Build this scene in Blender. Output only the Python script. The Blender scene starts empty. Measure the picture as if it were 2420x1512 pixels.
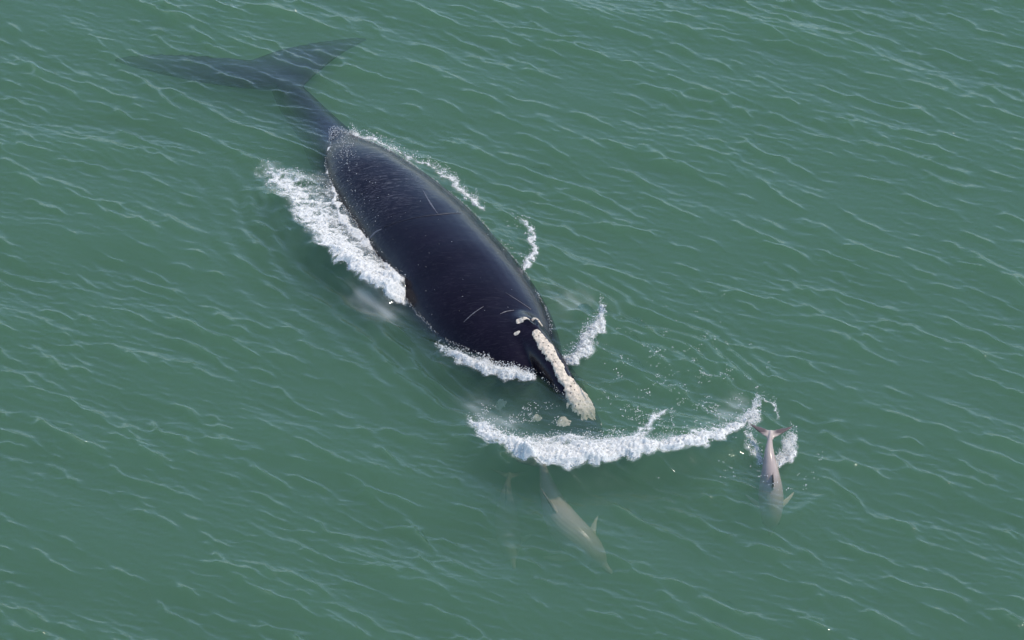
import bpy, bmesh, math, random
import numpy as np
from mathutils import Vector, Matrix
from mathutils.bvhtree import BVHTree

SC = bpy.context.scene
COL = SC.collection
random.seed(7)
RNG = np.random.default_rng(11)

# ------------------------------------------------------------------ camera
ELEV = math.radians(35.0)
DIST = 120.0
LENS = 178.5
W_PX, H_PX = 2420.0, 1512.0
cam_data = bpy.data.cameras.new('camera')
cam = bpy.data.objects.new('camera', cam_data)
COL.objects.link(cam)
CAM = Vector((0.0, -DIST * math.cos(ELEV), DIST * math.sin(ELEV)))
cam.location = CAM
cam.rotation_euler = (math.pi / 2 - ELEV, 0, 0)
cam_data.lens = LENS
cam_data.sensor_width = 36.0
cam_data.clip_start = 1.0
cam_data.clip_end = 20000.0
SC.camera = cam
SC.render.resolution_x, SC.render.resolution_y = 1024, 640

# ------------------------------------------------------------------ sky and sun
SUN_EL = math.radians(58.0)
SUN_AZ = math.radians(83.0)            # clockwise from +Y
sun_dir = Vector((math.sin(SUN_AZ) * math.cos(SUN_EL), math.cos(SUN_AZ) * math.cos(SUN_EL), math.sin(SUN_EL)))
world = bpy.data.worlds.new('World')
SC.world = world
world.use_nodes = True
wn = world.node_tree.nodes
wl = world.node_tree.links
wn.clear()
sky = wn.new('ShaderNodeTexSky')
sky.sky_type = 'NISHITA'
sky.sun_disc = False
sky.sun_elevation = SUN_EL
sky.sun_rotation = SUN_AZ
sky.air_density = 0.9
sky.dust_density = 0.3
sky.ozone_density = 2.5
wbg = wn.new('ShaderNodeBackground')
wbg.inputs['Strength'].default_value = 0.15
wout = wn.new('ShaderNodeOutputWorld')
wl.new(sky.outputs[0], wbg.inputs['Color'])
wl.new(wbg.outputs[0], wout.inputs['Surface'])

sd = bpy.data.lights.new('sun', 'SUN')
sd.energy = 2.2
sd.angle = math.radians(0.5)
sd.color = (1.0, 0.915, 0.78)
sun = bpy.data.objects.new('sun', sd)
COL.objects.link(sun)
sun.rotation_euler = sun_dir.to_track_quat('Z', 'Y').to_euler()

SC.view_settings.view_transform = 'Standard'
SC.view_settings.look = 'None'
SC.view_settings.gamma = 1.0
SC.view_settings.use_curve_mapping = False
SC.view_settings.exposure = 1.1

SC.cycles.max_bounces = 10
SC.cycles.diffuse_bounces = 3
SC.cycles.glossy_bounces = 3
SC.cycles.transmission_bounces = 4
SC.cycles.volume_bounces = 2
SC.cycles.use_adaptive_sampling = True
SC.cycles.adaptive_threshold = 0.015
SC.cycles.transparent_max_bounces = 24
SC.cycles.use_denoising = True
SC.cycles.caustics_reflective = False
SC.cycles.caustics_refractive = False


# ------------------------------------------------------------------ helpers
FX = LENS / 36.0 * W_PX
C_E, S_E = math.cos(ELEV), math.sin(ELEV)
def P(px, py, z=0.0):
    """the place at height z seen at a spot of the layout drawing (2420 x 1512)"""
    u = (px - W_PX / 2) / FX
    v = (H_PX / 2 - py) / FX
    d = Vector((u, C_E + v * S_E, -S_E + v * C_E))
    return CAM + d * ((z - CAM.z) / d.z)

def PXY(pts):
    return np.array([P(p[0], p[1], 0.0)[:2] for p in pts])

def tag(o, label=None, cat=None, group=None, kind=None):
    if label: o['label'] = label
    if cat: o['category'] = cat
    if group: o['group'] = group
    if kind: o['kind'] = kind
    return o

def smoothstep(a, b, x):
    t = np.clip((x - a) / (b - a), 0, 1)
    return t * t * (3 - 2 * t)

_PERM = np.random.default_rng(3).permutation(4096)
_GA = np.random.default_rng(4).uniform(0, 2 * np.pi, 4096)
def perlin(x, y, seed=0):
    xi = np.floor(x).astype(np.int64); yi = np.floor(y).astype(np.int64)
    xf = x - xi; yf = y - yi
    u = xf ** 3 * (xf * (xf * 6 - 15) + 10); v = yf ** 3 * (yf * (yf * 6 - 15) + 10)
    def g(ix, iy, dx, dy):
        h = _PERM[(ix + _PERM[(iy + seed * 131) & 4095]) & 4095]
        a = _GA[h]
        return np.cos(a) * dx + np.sin(a) * dy
    n00 = g(xi, yi, xf, yf); n10 = g(xi + 1, yi, xf - 1, yf)
    n01 = g(xi, yi + 1, xf, yf - 1); n11 = g(xi + 1, yi + 1, xf - 1, yf - 1)
    return ((n00 * (1 - u) + n10 * u) * (1 - v) + (n01 * (1 - u) + n11 * u) * v) * 1.5

def fbm(x, y, octaves=4, seed=0, gain=0.5):
    s = 0.0; a = 1.0; t = 0.0
    for k in range(octaves):
        s = s + a * perlin(x * 2 ** k + 17.3 * k, y * 2 ** k - 9.1 * k, seed + k)
        t += a; a *= gain
    return s / t * 1.4

def ridged(x, y, octaves=3, seed=0):
    s = 0.0; a = 1.0; t = 0.0
    for k in range(octaves):
        s = s + a * (1 - np.abs(perlin(x * 2 ** k + 5.7 * k, y * 2 ** k + 3.3 * k, seed + k)) * 1.6)
        t += a; a *= 0.5
    return s / t

def poly_dist(x, y, pts):
    """distance to a polyline, its side (+1 left of travel) and the running parameter 0..n-1"""
    best = np.full(x.shape, 1e9); side = np.zeros(x.shape); par = np.zeros(x.shape)
    for i in range(len(pts) - 1):
        ax, ay = pts[i]; bx, by = pts[i + 1]
        dx, dy = bx - ax, by - ay
        l2 = dx * dx + dy * dy
        t = np.clip(((x - ax) * dx + (y - ay) * dy) / l2, 0, 1)
        ex, ey = x - (ax + t * dx), y - (ay + t * dy)
        d = np.hypot(ex, ey)
        m = d < best
        best = np.where(m, d, best)
        side = np.where(m, np.sign(dx * ey - dy * ex), side)
        par = np.where(m, i + t, par)
    return best, side, par

def refine(pts, n=8):
    """Catmull-Rom through rows of any width"""
    pts = np.asarray(pts, float)
    q = np.vstack([2 * pts[0] - pts[1], pts, 2 * pts[-1] - pts[-2]])
    out = []
    for i in range(1, len(q) - 2):
        for k in range(n):
            t = k / n
            out.append(0.5 * (2 * q[i] + (q[i + 1] - q[i - 1]) * t + (2 * q[i - 1] - 5 * q[i] + 4 * q[i + 1] - q[i + 2]) * t * t
                              + (-q[i - 1] + 3 * q[i] - 3 * q[i + 1] + q[i + 2]) * t ** 3))
    out.append(pts[-1])
    return np.array(out)

def mesh_from(name, co, faces_flat, n_per, smooth=True, mat=None):
    me = bpy.data.meshes.new(name)
    co = np.asarray(co, np.float32).reshape(-1, 3)
    f = np.asarray(faces_flat, np.int32).reshape(-1)
    nf = len(f) // n_per
    me.vertices.add(len(co)); me.vertices.foreach_set('co', co.reshape(-1))
    me.loops.add(len(f)); me.loops.foreach_set('vertex_index', f)
    me.polygons.add(nf)
    me.polygons.foreach_set('loop_start', np.arange(0, nf * n_per, n_per, dtype=np.int32))
    me.polygons.foreach_set('loop_total', np.full(nf, n_per, np.int32))
    if smooth:
        me.polygons.foreach_set('use_smooth', np.ones(nf, bool))
    me.update(calc_edges=True)
    me.validate()
    if mat: me.materials.append(mat)
    return me

def link(name, me, parent=None):
    o = bpy.data.objects.new(name, me)
    COL.objects.link(o)
    if parent is not None:
        o.parent = parent
    return o


# ------------------------------------------------------------------ materials
def new_mat(name):
    m = bpy.data.materials.new(name)
    m.use_nodes = True
    nt = m.node_tree
    nt.nodes.clear()
    out = nt.nodes.new('ShaderNodeOutputMaterial')
    return m, nt, out

def N(nt, kind, **kw):
    n = nt.nodes.new(kind)
    for k, v in kw.items():
        if k in n.inputs: n.inputs[k].default_value = v
        else: setattr(n, k, v)
    return n

def math_node(nt, op, a, b=None, c=None):
    n = nt.nodes.new('ShaderNodeMath'); n.operation = op
    for i, v in enumerate((a, b, c)):
        if v is None: continue
        if isinstance(v, (int, float)): n.inputs[i].default_value = v
        else: nt.links.new(v, n.inputs[i])
    return n.outputs[0]

def ramp(nt, fac, stops):
    r = nt.nodes.new('ShaderNodeValToRGB')
    el = r.color_ramp.elements
    while len(el) < len(stops): el.new(0.5)
    for e, (p, c) in zip(el, stops):
        e.position = p
        e.color = (c, c, c, 1) if isinstance(c, (int, float)) else tuple(c) + (1,)
    nt.links.new(fac, r.inputs[0])
    return r.outputs[0]

WATER_SIGMA = 0.55
WATER_ALBEDO = (0.185, 0.345, 0.212)
def make_water_material():
    m, nt, out = new_mat('sea_water')
    L = nt.links.new
    geo = N(nt, 'ShaderNodeNewGeometry')
    tc = N(nt, 'ShaderNodeTexCoord')
    mp = N(nt, 'ShaderNodeMapping')
    mp.inputs['Rotation'].default_value = (0, 0, math.radians(30))
    mp.inputs['Scale'].default_value = (2.2, 9.0, 1.0)
    L(tc.outputs['Object'], mp.inputs['Vector'])
    nz = N(nt, 'ShaderNodeTexNoise', Scale=1.0, Detail=4.0, Roughness=0.55, Distortion=0.4)
    L(mp.outputs[0], nz.inputs['Vector'])
    bp = N(nt, 'ShaderNodeBump', Strength=1.0, Distance=0.012)
    L(nz.outputs['Fac'], bp.inputs['Height'])
    fr = N(nt, 'ShaderNodeFresnel', IOR=1.333)
    L(bp.outputs[0], fr.inputs['Normal'])
    front = math_node(nt, 'SUBTRACT', 1.0, geo.outputs['Backfacing'])
    fac = math_node(nt, 'MULTIPLY', fr.outputs[0], front)
    tr = N(nt, 'ShaderNodeBsdfTransparent')
    gl = N(nt, 'ShaderNodeBsdfGlossy', Roughness=0.06)
    L(bp.outputs[0], gl.inputs['Normal'])
    mx = N(nt, 'ShaderNodeMixShader')
    L(fac, mx.inputs[0]); L(tr.outputs[0], mx.inputs[1]); L(gl.outputs[0], mx.inputs[2])
    # bubbles lying thin on the water, and glassy reflections painted in pale colour
    at = N(nt, 'ShaderNodeAttribute', attribute_name='film_sheen')
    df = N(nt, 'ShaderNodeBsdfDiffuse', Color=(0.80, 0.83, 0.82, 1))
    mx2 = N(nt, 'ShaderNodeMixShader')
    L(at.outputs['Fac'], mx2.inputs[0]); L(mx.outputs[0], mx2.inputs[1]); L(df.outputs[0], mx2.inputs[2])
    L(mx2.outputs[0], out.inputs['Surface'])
    vs = N(nt, 'ShaderNodeVolumeScatter', Color=WATER_ALBEDO + (1,), Density=WATER_SIGMA)
    va = N(nt, 'ShaderNodeVolumeAbsorption', Color=WATER_ALBEDO + (1,), Density=WATER_SIGMA)
    ad = N(nt, 'ShaderNodeAddShader')
    L(vs.outputs[0], ad.inputs[0]); L(va.outputs[0], ad.inputs[1])
    L(ad.outputs[0], out.inputs['Volume'])
    return m

def make_foam_material():
    m, nt, out = new_mat('white_foam')
    L = nt.links.new
    tc = N(nt, 'ShaderNodeTexCoord')
    nz = N(nt, 'ShaderNodeTexNoise', Scale=22.0, Detail=4.0, Roughness=0.7)
    L(tc.outputs['Object'], nz.inputs['Vector'])
    cr = nt.nodes.new('ShaderNodeValToRGB')
    cr.color_ramp.elements[0].position = 0.3; cr.color_ramp.elements[0].color = (0.56, 0.575, 0.565, 1)
    cr.color_ramp.elements[1].position = 0.6; cr.color_ramp.elements[1].color = (0.84, 0.825, 0.79, 1)
    L(nz.outputs['Fac'], cr.inputs[0])
    bp = N(nt, 'ShaderNodeBump', Strength=0.5, Distance=0.02)
    L(nz.outputs['Fac'], bp.inputs['Height'])
    df = N(nt, 'ShaderNodeBsdfDiffuse'); L(cr.outputs[0], df.inputs['Color']); L(bp.outputs[0], df.inputs['Normal'])
    tl = N(nt, 'ShaderNodeBsdfTranslucent'); L(cr.outputs[0], tl.inputs['Color'])
    mx = N(nt, 'ShaderNodeMixShader', Fac=0.4)
    L(df.outputs[0], mx.inputs[1]); L(tl.outputs[0], mx.inputs[2])
    # bubbles thin out towards the fringe of a patch
    at = N(nt, 'ShaderNodeAttribute', attribute_name='cover')
    n2 = N(nt, 'ShaderNodeTexNoise', Scale=30.0, Detail=3.0, Roughness=0.65)
    L(tc.outputs['Object'], n2.inputs['Vector'])
    v = math_node(nt, 'ADD', math_node(nt, 'MULTIPLY', at.outputs['Fac'], 1.5), math_node(nt, 'MULTIPLY', math_node(nt, 'SUBTRACT', n2.outputs['Fac'], 0.75), 1.7))
    cv = ramp(nt, v, [(0.0, 0.0), (0.55, 1.0)])
    tr = N(nt, 'ShaderNodeBsdfTransparent')
    mo = N(nt, 'ShaderNodeMixShader')
    L(cv, mo.inputs[0]); L(tr.outputs[0], mo.inputs[1]); L(mx.outputs[0], mo.inputs[2])
    L(mo.outputs[0], out.inputs['Surface'])
    return m

def make_whale_material():
    m, nt, out = new_mat('wet_black_whale_skin')
    L = nt.links.new
    tc = N(nt, 'ShaderNodeTexCoord')
    n1 = N(nt, 'ShaderNodeTexNoise', Scale=1.1, Detail=5.0, Roughness=0.6)
    L(tc.outputs['Object'], n1.inputs['Vector'])
    # long fine streaks of water running along the body
    mp = N(nt, 'ShaderNodeMapping')
    mp.inputs['Rotation'].default_value = (0, 0, math.radians(56))
    mp.inputs['Scale'].default_value = (1.2, 11.0, 6.0)
    L(tc.outputs['Object'], mp.inputs['Vector'])
    n2 = N(nt, 'ShaderNodeTexNoise', Scale=1.6, Detail=5.0, Roughness=0.6, Distortion=0.6)
    L(mp.outputs[0], n2.inputs['Vector'])
    cr = nt.nodes.new('ShaderNodeValToRGB')
    cr.color_ramp.elements[0].position = 0.35; cr.color_ramp.elements[0].color = (0.0034, 0.0017, 0.0050, 1)
    cr.color_ramp.elements[1].position = 0.75; cr.color_ramp.elements[1].color = (0.0064, 0.0037, 0.0088, 1)
    L(n1.outputs['Fac'], cr.inputs[0])
    # pale mottling
    at = N(nt, 'ShaderNodeAttribute', attribute_name='mottle')
    n3 = N(nt, 'ShaderNodeTexNoise', Scale=7.0, Detail=6.0, Roughness=0.7, Distortion=1.2)
    L(mp.outputs[0], n3.inputs['Vector'])
    n3.inputs['Scale'].default_value = 2.6
    sp = ramp(nt, n3.outputs['Fac'], [(0.52, 0.0), (0.66, 1.0)])
    f = math_node(nt, 'MULTIPLY', sp, at.outputs['Fac'])
    mc = N(nt, 'ShaderNodeMix', data_type='RGBA')
    L(f, mc.inputs[0]); L(cr.outputs[0], mc.inputs[6]); mc.inputs[7].default_value = (0.20, 0.195, 0.21, 1)
    pb = N(nt, 'ShaderNodeBsdfPrincipled')
    pb.inputs['IOR'].default_value = 1.33
    pb.inputs['Specular IOR Level'].default_value = 0.36
    L(mc.outputs[2], pb.inputs['Base Color'])
    rr = ramp(nt, n2.outputs['Fac'], [(0.3, 0.14), (0.7, 0.27)])
    L(rr, pb.inputs['Roughness'])
    bp = N(nt, 'ShaderNodeBump', Strength=0.3, Distance=0.015)
    L(n2.outputs['Fac'], bp.inputs['Height'])
    L(bp.outputs[0], pb.inputs['Normal'])
    L(pb.outputs[0], out.inputs['Surface'])
    return m

def make_callosity_material():
    m, nt, out = new_mat('crusted_callosity')
    L = nt.links.new
    tc = N(nt, 'ShaderNodeTexCoord')
    n1 = N(nt, 'ShaderNodeTexNoise', Scale=16.0, Detail=4.0, Roughness=0.7)
    L(tc.outputs['Object'], n1.inputs['Vector'])
    vo = N(nt, 'ShaderNodeTexVoronoi', Scale=10.0)
    L(tc.outputs['Object'], vo.inputs['Vector'])
    pits = ramp(nt, vo.outputs['Distance'], [(0.16, 1.0), (0.34, 0.0)])
    gate = ramp(nt, n1.outputs['Fac'], [(0.44, 0.0), (0.52, 1.0)])
    f = math_node(nt, 'MULTIPLY', pits, gate)
    cr = nt.nodes.new('ShaderNodeValToRGB')
    cr.color_ramp.elements[0].position = 0.3; cr.color_ramp.elements[0].color = (0.31, 0.27, 0.205, 1)
    cr.color_ramp.elements[1].position = 0.6; cr.color_ramp.elements[1].color = (0.55, 0.465, 0.37, 1)
    L(n1.outputs['Fac'], cr.inputs[0])
    mc = N(nt, 'ShaderNodeMix', data_type='RGBA')
    L(f, mc.inputs[0]); L(cr.outputs[0], mc.inputs[6]); mc.inputs[7].default_value = (0.05, 0.04, 0.035, 1)
    pb = N(nt, 'ShaderNodeBsdfPrincipled', Roughness=0.8)
    L(mc.outputs[2], pb.inputs['Base Color'])
    bp = N(nt, 'ShaderNodeBump', Strength=0.8, Distance=0.03)
    L(n1.outputs['Fac'], bp.inputs['Height']); L(bp.outputs[0], pb.inputs['Normal'])
    L(pb.outputs[0], out.inputs['Surface'])
    return m

def make_dolphin_material(name, back, belly):
    m, nt, out = new_mat(name)
    L = nt.links.new
    tc = N(nt, 'ShaderNodeTexCoord')
    at = N(nt, 'ShaderNodeAttribute', attribute_name='belly')
    n1 = N(nt, 'ShaderNodeTexNoise', Scale=5.0, Detail=4.0, Roughness=0.6)
    L(tc.outputs['Object'], n1.inputs['Vector'])
    s = math_node(nt, 'ADD', at.outputs['Fac'], math_node(nt, 'MULTIPLY', math_node(nt, 'SUBTRACT', n1.outputs['Fac'], 0.5), 0.5))
    cr = nt.nodes.new('ShaderNodeValToRGB')
    cr.color_ramp.elements[0].position = 0.0; cr.color_ramp.elements[0].color = back + (1,)
    cr.color_ramp.elements[1].position = 1.0; cr.color_ramp.elements[1].color = belly + (1,)
    L(s, cr.inputs[0])
    dk = N(nt, 'ShaderNodeAttribute', attribute_name='dark')
    mc = N(nt, 'ShaderNodeMix', data_type='RGBA')
    L(dk.outputs['Fac'], mc.inputs[0]); L(cr.outputs[0], mc.inputs[6]); mc.inputs[7].default_value = (0.055, 0.04, 0.04, 1)
    pb = N(nt, 'ShaderNodeBsdfPrincipled', Roughness=0.25, IOR=1.33)
    L(mc.outputs[2], pb.inputs['Base Color'])
    L(pb.outputs[0], out.inputs['Surface'])
    return m

def make_plain(name, col, rough=0.4):
    m, nt, out = new_mat(name)
    tc = N(nt, 'ShaderNodeTexCoord')
    n1 = N(nt, 'ShaderNodeTexNoise', Scale=9.0, Detail=3.0)
    nt.links.new(tc.outputs['Object'], n1.inputs['Vector'])
    cr = nt.nodes.new('ShaderNodeValToRGB')
    cr.color_ramp.elements[0].color = tuple(c * 0.75 for c in col) + (1,)
    cr.color_ramp.elements[1].color = tuple(min(1, c * 1.25) for c in col) + (1,)
    nt.links.new(n1.outputs['Fac'], cr.inputs[0])
    pb = N(nt, 'ShaderNodeBsdfPrincipled', Roughness=rough)
    nt.links.new(cr.outputs[0], pb.inputs['Base Color'])
    nt.links.new(pb.outputs[0], out.inputs['Surface'])
    return m

M_WATER = make_water_material()
M_FOAM = make_foam_material()
M_WHALE = make_whale_material()
M_CALL = make_callosity_material()
M_DOLPHIN = make_dolphin_material('dolphin_skin', (0.29, 0.235, 0.21), (0.56, 0.47, 0.36))
M_SLIT = make_plain('blowhole_dark', (0.004, 0.004, 0.005), 0.3)
M_SCAR = make_plain('pale_scar', (0.07, 0.068, 0.078), 0.5)
M_CREASE = make_plain('skin_crease', (0.02, 0.02, 0.026), 0.4)
M_EYE = make_plain('dark_eye', (0.01, 0.008, 0.007), 0.15)


# ------------------------------------------------------------------ the sea surface
# features pushed up by the animals (traced on the plan of the water)
BOW = refine(PXY([(1085, 952), (1125, 1017), (1190, 1080), (1265, 1112), (1350, 1114), (1440, 1102), (1540, 1092), (1640, 1074), (1720, 1044), (1772, 997), (1795, 952)]), 4)
FLANK = refine(PXY([(600, 425), (650, 470), (715, 560), (790, 625), (860, 675), (938, 715)]), 4)
LIP = refine(PXY([(1035, 828), (1090, 870), (1165, 902), (1255, 912), (1285, 895)]), 4)
JET = refine(PXY([(1340, 875), (1375, 835), (1405, 790), (1425, 735)]), 4)
LAP = refine(PXY([(840, 330), (930, 385), (1070, 475), (1165, 560), (1235, 660), (1285, 745)]), 4)
DIVE_C = P(1818, 1120)

def gauss_side(d, side, w_pos, w_neg):
    w = np.where(side > 0, w_pos, w_neg)
    return np.exp(-(d / w) ** 2)

def features(x, y):
    h = np.zeros_like(x)
    d, s, p = poly_dist(x, y, BOW)
    env = np.sin(np.pi * np.clip(p / (len(BOW) - 1), 0, 1)) ** 1.1
    wob = 1 + 0.25 * perlin(x * 1.3, y * 1.3, 5)
    h += 0.36 * env * wob * gauss_side(d, s, 1.0, 0.6)
    # drawn-down water just outside the crest
    h -= 0.10 * env * np.where(s < 0, np.exp(-((d - 0.75) / 0.5) ** 2), 0)
    d, s, p = poly_dist(x, y, FLANK)
    env = np.clip(p / (len(FLANK) - 1), 0, 1) ** 0.7 * smoothstep(len(FLANK) - 0.9, len(FLANK) - 2.5, p)
    h += 0.30 * env * wob * gauss_side(d, s, 0.8, 0.30)
    h -= 0.07 * env * np.where(s < 0, np.exp(-((d - 0.7) / 0.45) ** 2), 0)
    d, s, p = poly_dist(x, y, LIP)
    env = np.sin(np.pi * np.clip(p / (len(LIP) - 1), 0, 1)) ** 0.5
    h += 0.14 * env * gauss_side(d, s, 0.5, 0.35)
    d, s, p = poly_dist(x, y, JET)
    env = np.sin(np.pi * np.clip(p / (len(JET) - 1), 0, 1)) ** 0.5
    h += 0.13 * env * gauss_side(d, s, 0.26, 0.32)
    d, s, p = poly_dist(x, y, LAP)
    u = p / (len(LAP) - 1)
    h += 0.11 * smoothstep(0, .15, u) * smoothstep(1, .85, u) * (0.75 + 0.7 * perlin(x * 1.4, y * 1.4, 8)) * gauss_side(d, s, 0.45, 0.30)
    # rings round the diving dolphin
    rx, ry = x - DIVE_C.x, (y - DIVE_C.y)
    r = np.hypot(rx, ry * 0.85)
    ring = np.exp(-((r - 1.35 - 0.12 * perlin(x * 1.5, y * 1.5, 9)) / 0.22) ** 2)
    h += 0.06 * ring * smoothstep(0.6, -0.5, ry)
    h -= 0.05 * np.exp(-(r / 0.9) ** 2)
    return h

WAKE_L = refine(PXY([(560, 300), (600, 425), (650, 500), (715, 590), (790, 655), (870, 715), (960, 790), (1080, 905), (1190, 960)]), 4)
WAKE_R = refine(PXY([(1290, 640), (1420, 700), (1500, 760), (1640, 800), (1740, 880), (1790, 930)]), 4)
def wake(x, y):
    d, s, p = poly_dist(x, y, WAKE_L)
    u = p / (len(WAKE_L) - 1)
    env = smoothstep(0.0, 0.25, u) * smoothstep(1.0, 0.85, u)
    ph = d / (0.42 + 0.06 * d) * 2 * np.pi + 2.2 * perlin(x * 0.7, y * 0.7, 21)
    a = np.where(s < 0, 1.0, 0.0) * env * np.exp(-(d / 1.9) ** 2) * (0.55 + 0.9 * perlin(x * 0.9 + 4, y * 1.3, 22))
    h = 0.062 * a * np.cos(ph)
    d, s, p = poly_dist(x, y, WAKE_R)
    u = p / (len(WAKE_R) - 1)
    env = smoothstep(0.0, 0.2, u) * smoothstep(1.0, 0.9, u)
    ph = d / 0.38 * 2 * np.pi + 2.0 * perlin(x * 0.8, y * 0.8, 23)
    h += 0.042 * env * np.exp(-(d / 0.8) ** 2) * np.cos(ph)
    sn = P(1400, 925)
    rx, ry = x - sn.x, y - sn.y
    r = np.hypot(rx, ry); an = np.arctan2(ry, rx)
    env = smoothstep(0.7, 1.3, r) * smoothstep(4.2, 2.8, r) * smoothstep(-0.35, 0.1, an) * smoothstep(2.0, 1.3, an)
    h += 0.026 * env * (0.6 + 0.8 * perlin(x * 0.9, y * 0.9, 26)) * np.cos(r / 0.40 * 2 * np.pi + 2.6 * perlin(x * 0.8, y * 0.8, 25))
    return h

# directional wave field on a repeating tile
TILE, TN = 36.0, 1200
def wave_tile():
    k1 = 2 * np.pi * np.fft.fftfreq(TN, TILE / TN)
    kx, ky = np.meshgrid(k1, k1, indexing='xy')
    k = np.hypot(kx, ky); k[0, 0] = 1e-6
    lam = 2 * np.pi / k
    rng = np.random.default_rng(5)
    def band(lo, hi, wd, spread, power, slope):
        wd = math.radians(wd)
        cosd = (kx * math.cos(wd) + ky * math.sin(wd)) / k
        amp = k ** power * np.exp(-(lam / hi) ** 2) * np.exp(-(lo / lam) ** 2)
        amp = amp * (0.02 + np.abs(cosd) ** spread) * np.where(cosd > 0, 1.0, 0.3)
        H = amp * (rng.normal(size=(TN, TN)) + 1j * rng.normal(size=(TN, TN)))
        H[0, 0] = 0
        gx = np.real(np.fft.ifft2(1j * kx * H)); gy = np.real(np.fft.ifft2(1j * ky * H))
        return H * (slope / np.sqrt((gx ** 2 + gy ** 2).mean()))
    swell = band(1.0, 5.0, -120, 5, -2.0, 0.065)
    chop = band(0.32, 1.25, -125, 9, -1.8, 0.10) + band(0.26, 0.85, -140, 8, -1.8, 0.048) + band(0.26, 0.85, -108, 8, -1.8, 0.04)
    fine = band(0.10, 0.36, -120, 6, -1.8, 0.185)
    # the wavelets steepen into separate short crests
    c = np.real(np.fft.ifft2(chop)); c /= c.std()
    group = np.real(np.fft.ifft2(band(1.5, 6.0, -125, 1, -1.2, 0.1))); group /= group.std()
    patch = np.real(np.fft.ifft2(band(0.6, 2.0, -116, 0, -1.2, 0.1))); patch /= patch.std()
    crest = np.clip(c + 0.6 * group - 0.5, 0, 4) * np.clip(0.8 + 0.45 * patch, 0, 1.6)
    sharp = np.fft.fft2(crest - crest.mean())
    sharp *= np.exp(-(0.11 / lam) ** 2)
    gx = np.real(np.fft.ifft2(1j * kx * sharp)); gy = np.real(np.fft.ifft2(1j * ky * sharp))
    sharp *= 0.33 / np.sqrt((gx ** 2 + gy ** 2).mean())
    H = swell + 0.45 * chop + fine + sharp
    h = np.real(np.fft.ifft2(H))
    dx = np.real(np.fft.ifft2(-1j * kx / k * H))
    dy = np.real(np.fft.ifft2(-1j * ky / k * H))
    return h, dx, dy
WT, WDX, WDY = wave_tile()
def tile_sample(T, x, y):
    u = (x / TILE % 1.0) * TN; v = (y / TILE % 1.0) * TN
    i = np.floor(u).astype(int); j = np.floor(v).astype(int)
    fu = u - i; fv = v - j
    i0, i1, j0, j1 = i % TN, (i + 1) % TN, j % TN, (j + 1) % TN
    return (T[j0, i0] * (1 - fu) + T[j0, i1] * fu) * (1 - fv) + (T[j1, i0] * (1 - fu) + T[j1, i1] * fu) * fv

def gusts(x, y):
    return np.clip(0.84 + 0.65 * perlin(x * 0.16 + 3.1, y * 0.2 + 1.7, 31) + 0.45 * perlin(x * 0.45, y * 0.6 + 7.7, 33), 0.4, 1.3)

def water_h(x, y):
    return tile_sample(WT, x, y) * gusts(x, y) + features(x, y) + wake(x, y)

def axis(inner_lo, inner_hi, step, far):
    a = list(np.arange(inner_lo, inner_hi + 1e-6, step))
    s, v = step, a[-1]
    up = []
    while v < far:
        s *= 1.16; v += s; up.append(v)
    s, v = step, a[0]
    dn = []
    while v > -far:
        s *= 1.16; v -= s; dn.append(v)
    return np.array(dn[::-1] + a + up)

FILM_FIELDS = []          # filled by the foam section, read when the sea is built


# ------------------------------------------------------------------ lofting
def loft(bm, rings, close=True):
    rows = [[bm.verts.new(p) for p in r] for r in rings]
    n = len(rows[0])
    for a, b in zip(rows[:-1], rows[1:]):
        for k in range(n):
            bm.faces.new((a[k], a[(k + 1) % n], b[(k + 1) % n], b[k]))
    if close:
        for r, flip in ((rows[0], True), (rows[-1], False)):
            c = bm.verts.new(sum((v.co for v in r), Vector()) / n)
            for k in range(n):
                f = (r[k], r[(k + 1) % n], c)
                bm.faces.new(f[::-1] if flip else f)

def tube_rings(stations, n=40, sub=6):
    """stations: x y z half-width height-up height-down squareness"""
    st = refine(stations, sub)
    rings = []
    for i, s in enumerate(st):
        a = Vector(st[max(i - 1, 0)][:3]); b = Vector(st[min(i + 1, len(st) - 1)][:3])
        t = (b - a).normalized()
        left = Vector((0, 0, 1)).cross(t).normalized()
        up = t.cross(left)
        c = Vector(s[:3]); e = 2.0 / max(s[6], 1.0)
        r = []
        for k in range(n):
            q = 2 * math.pi * k / n
            cx = math.copysign(abs(math.cos(q)) ** e, math.cos(q)); sz = math.copysign(abs(math.sin(q)) ** e, math.sin(q))
            r.append(c + left * (cx * max(s[3], 0.004)) + up * (sz * max(s[4] if sz > 0 else s[5], 0.004)))
        rings.append(r)
    return rings

def fin_rings(stations, n=14):
    """stations: (leading point, trailing point, half thickness, face normal)"""
    rings = []
    for le, te, th, nrm in stations:
        le, te, nrm = Vector(le), Vector(te), Vector(nrm).normalized()
        r = []
        for k in range(n):
            q = 2 * math.pi * k / n
            u = 0.5 - 0.5 * math.cos(q)
            w = math.sin(q) * th * (1.15 - 0.75 * u)
            r.append(le.lerp(te, u) + nrm * w)
        rings.append(r)
    return rings

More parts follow.
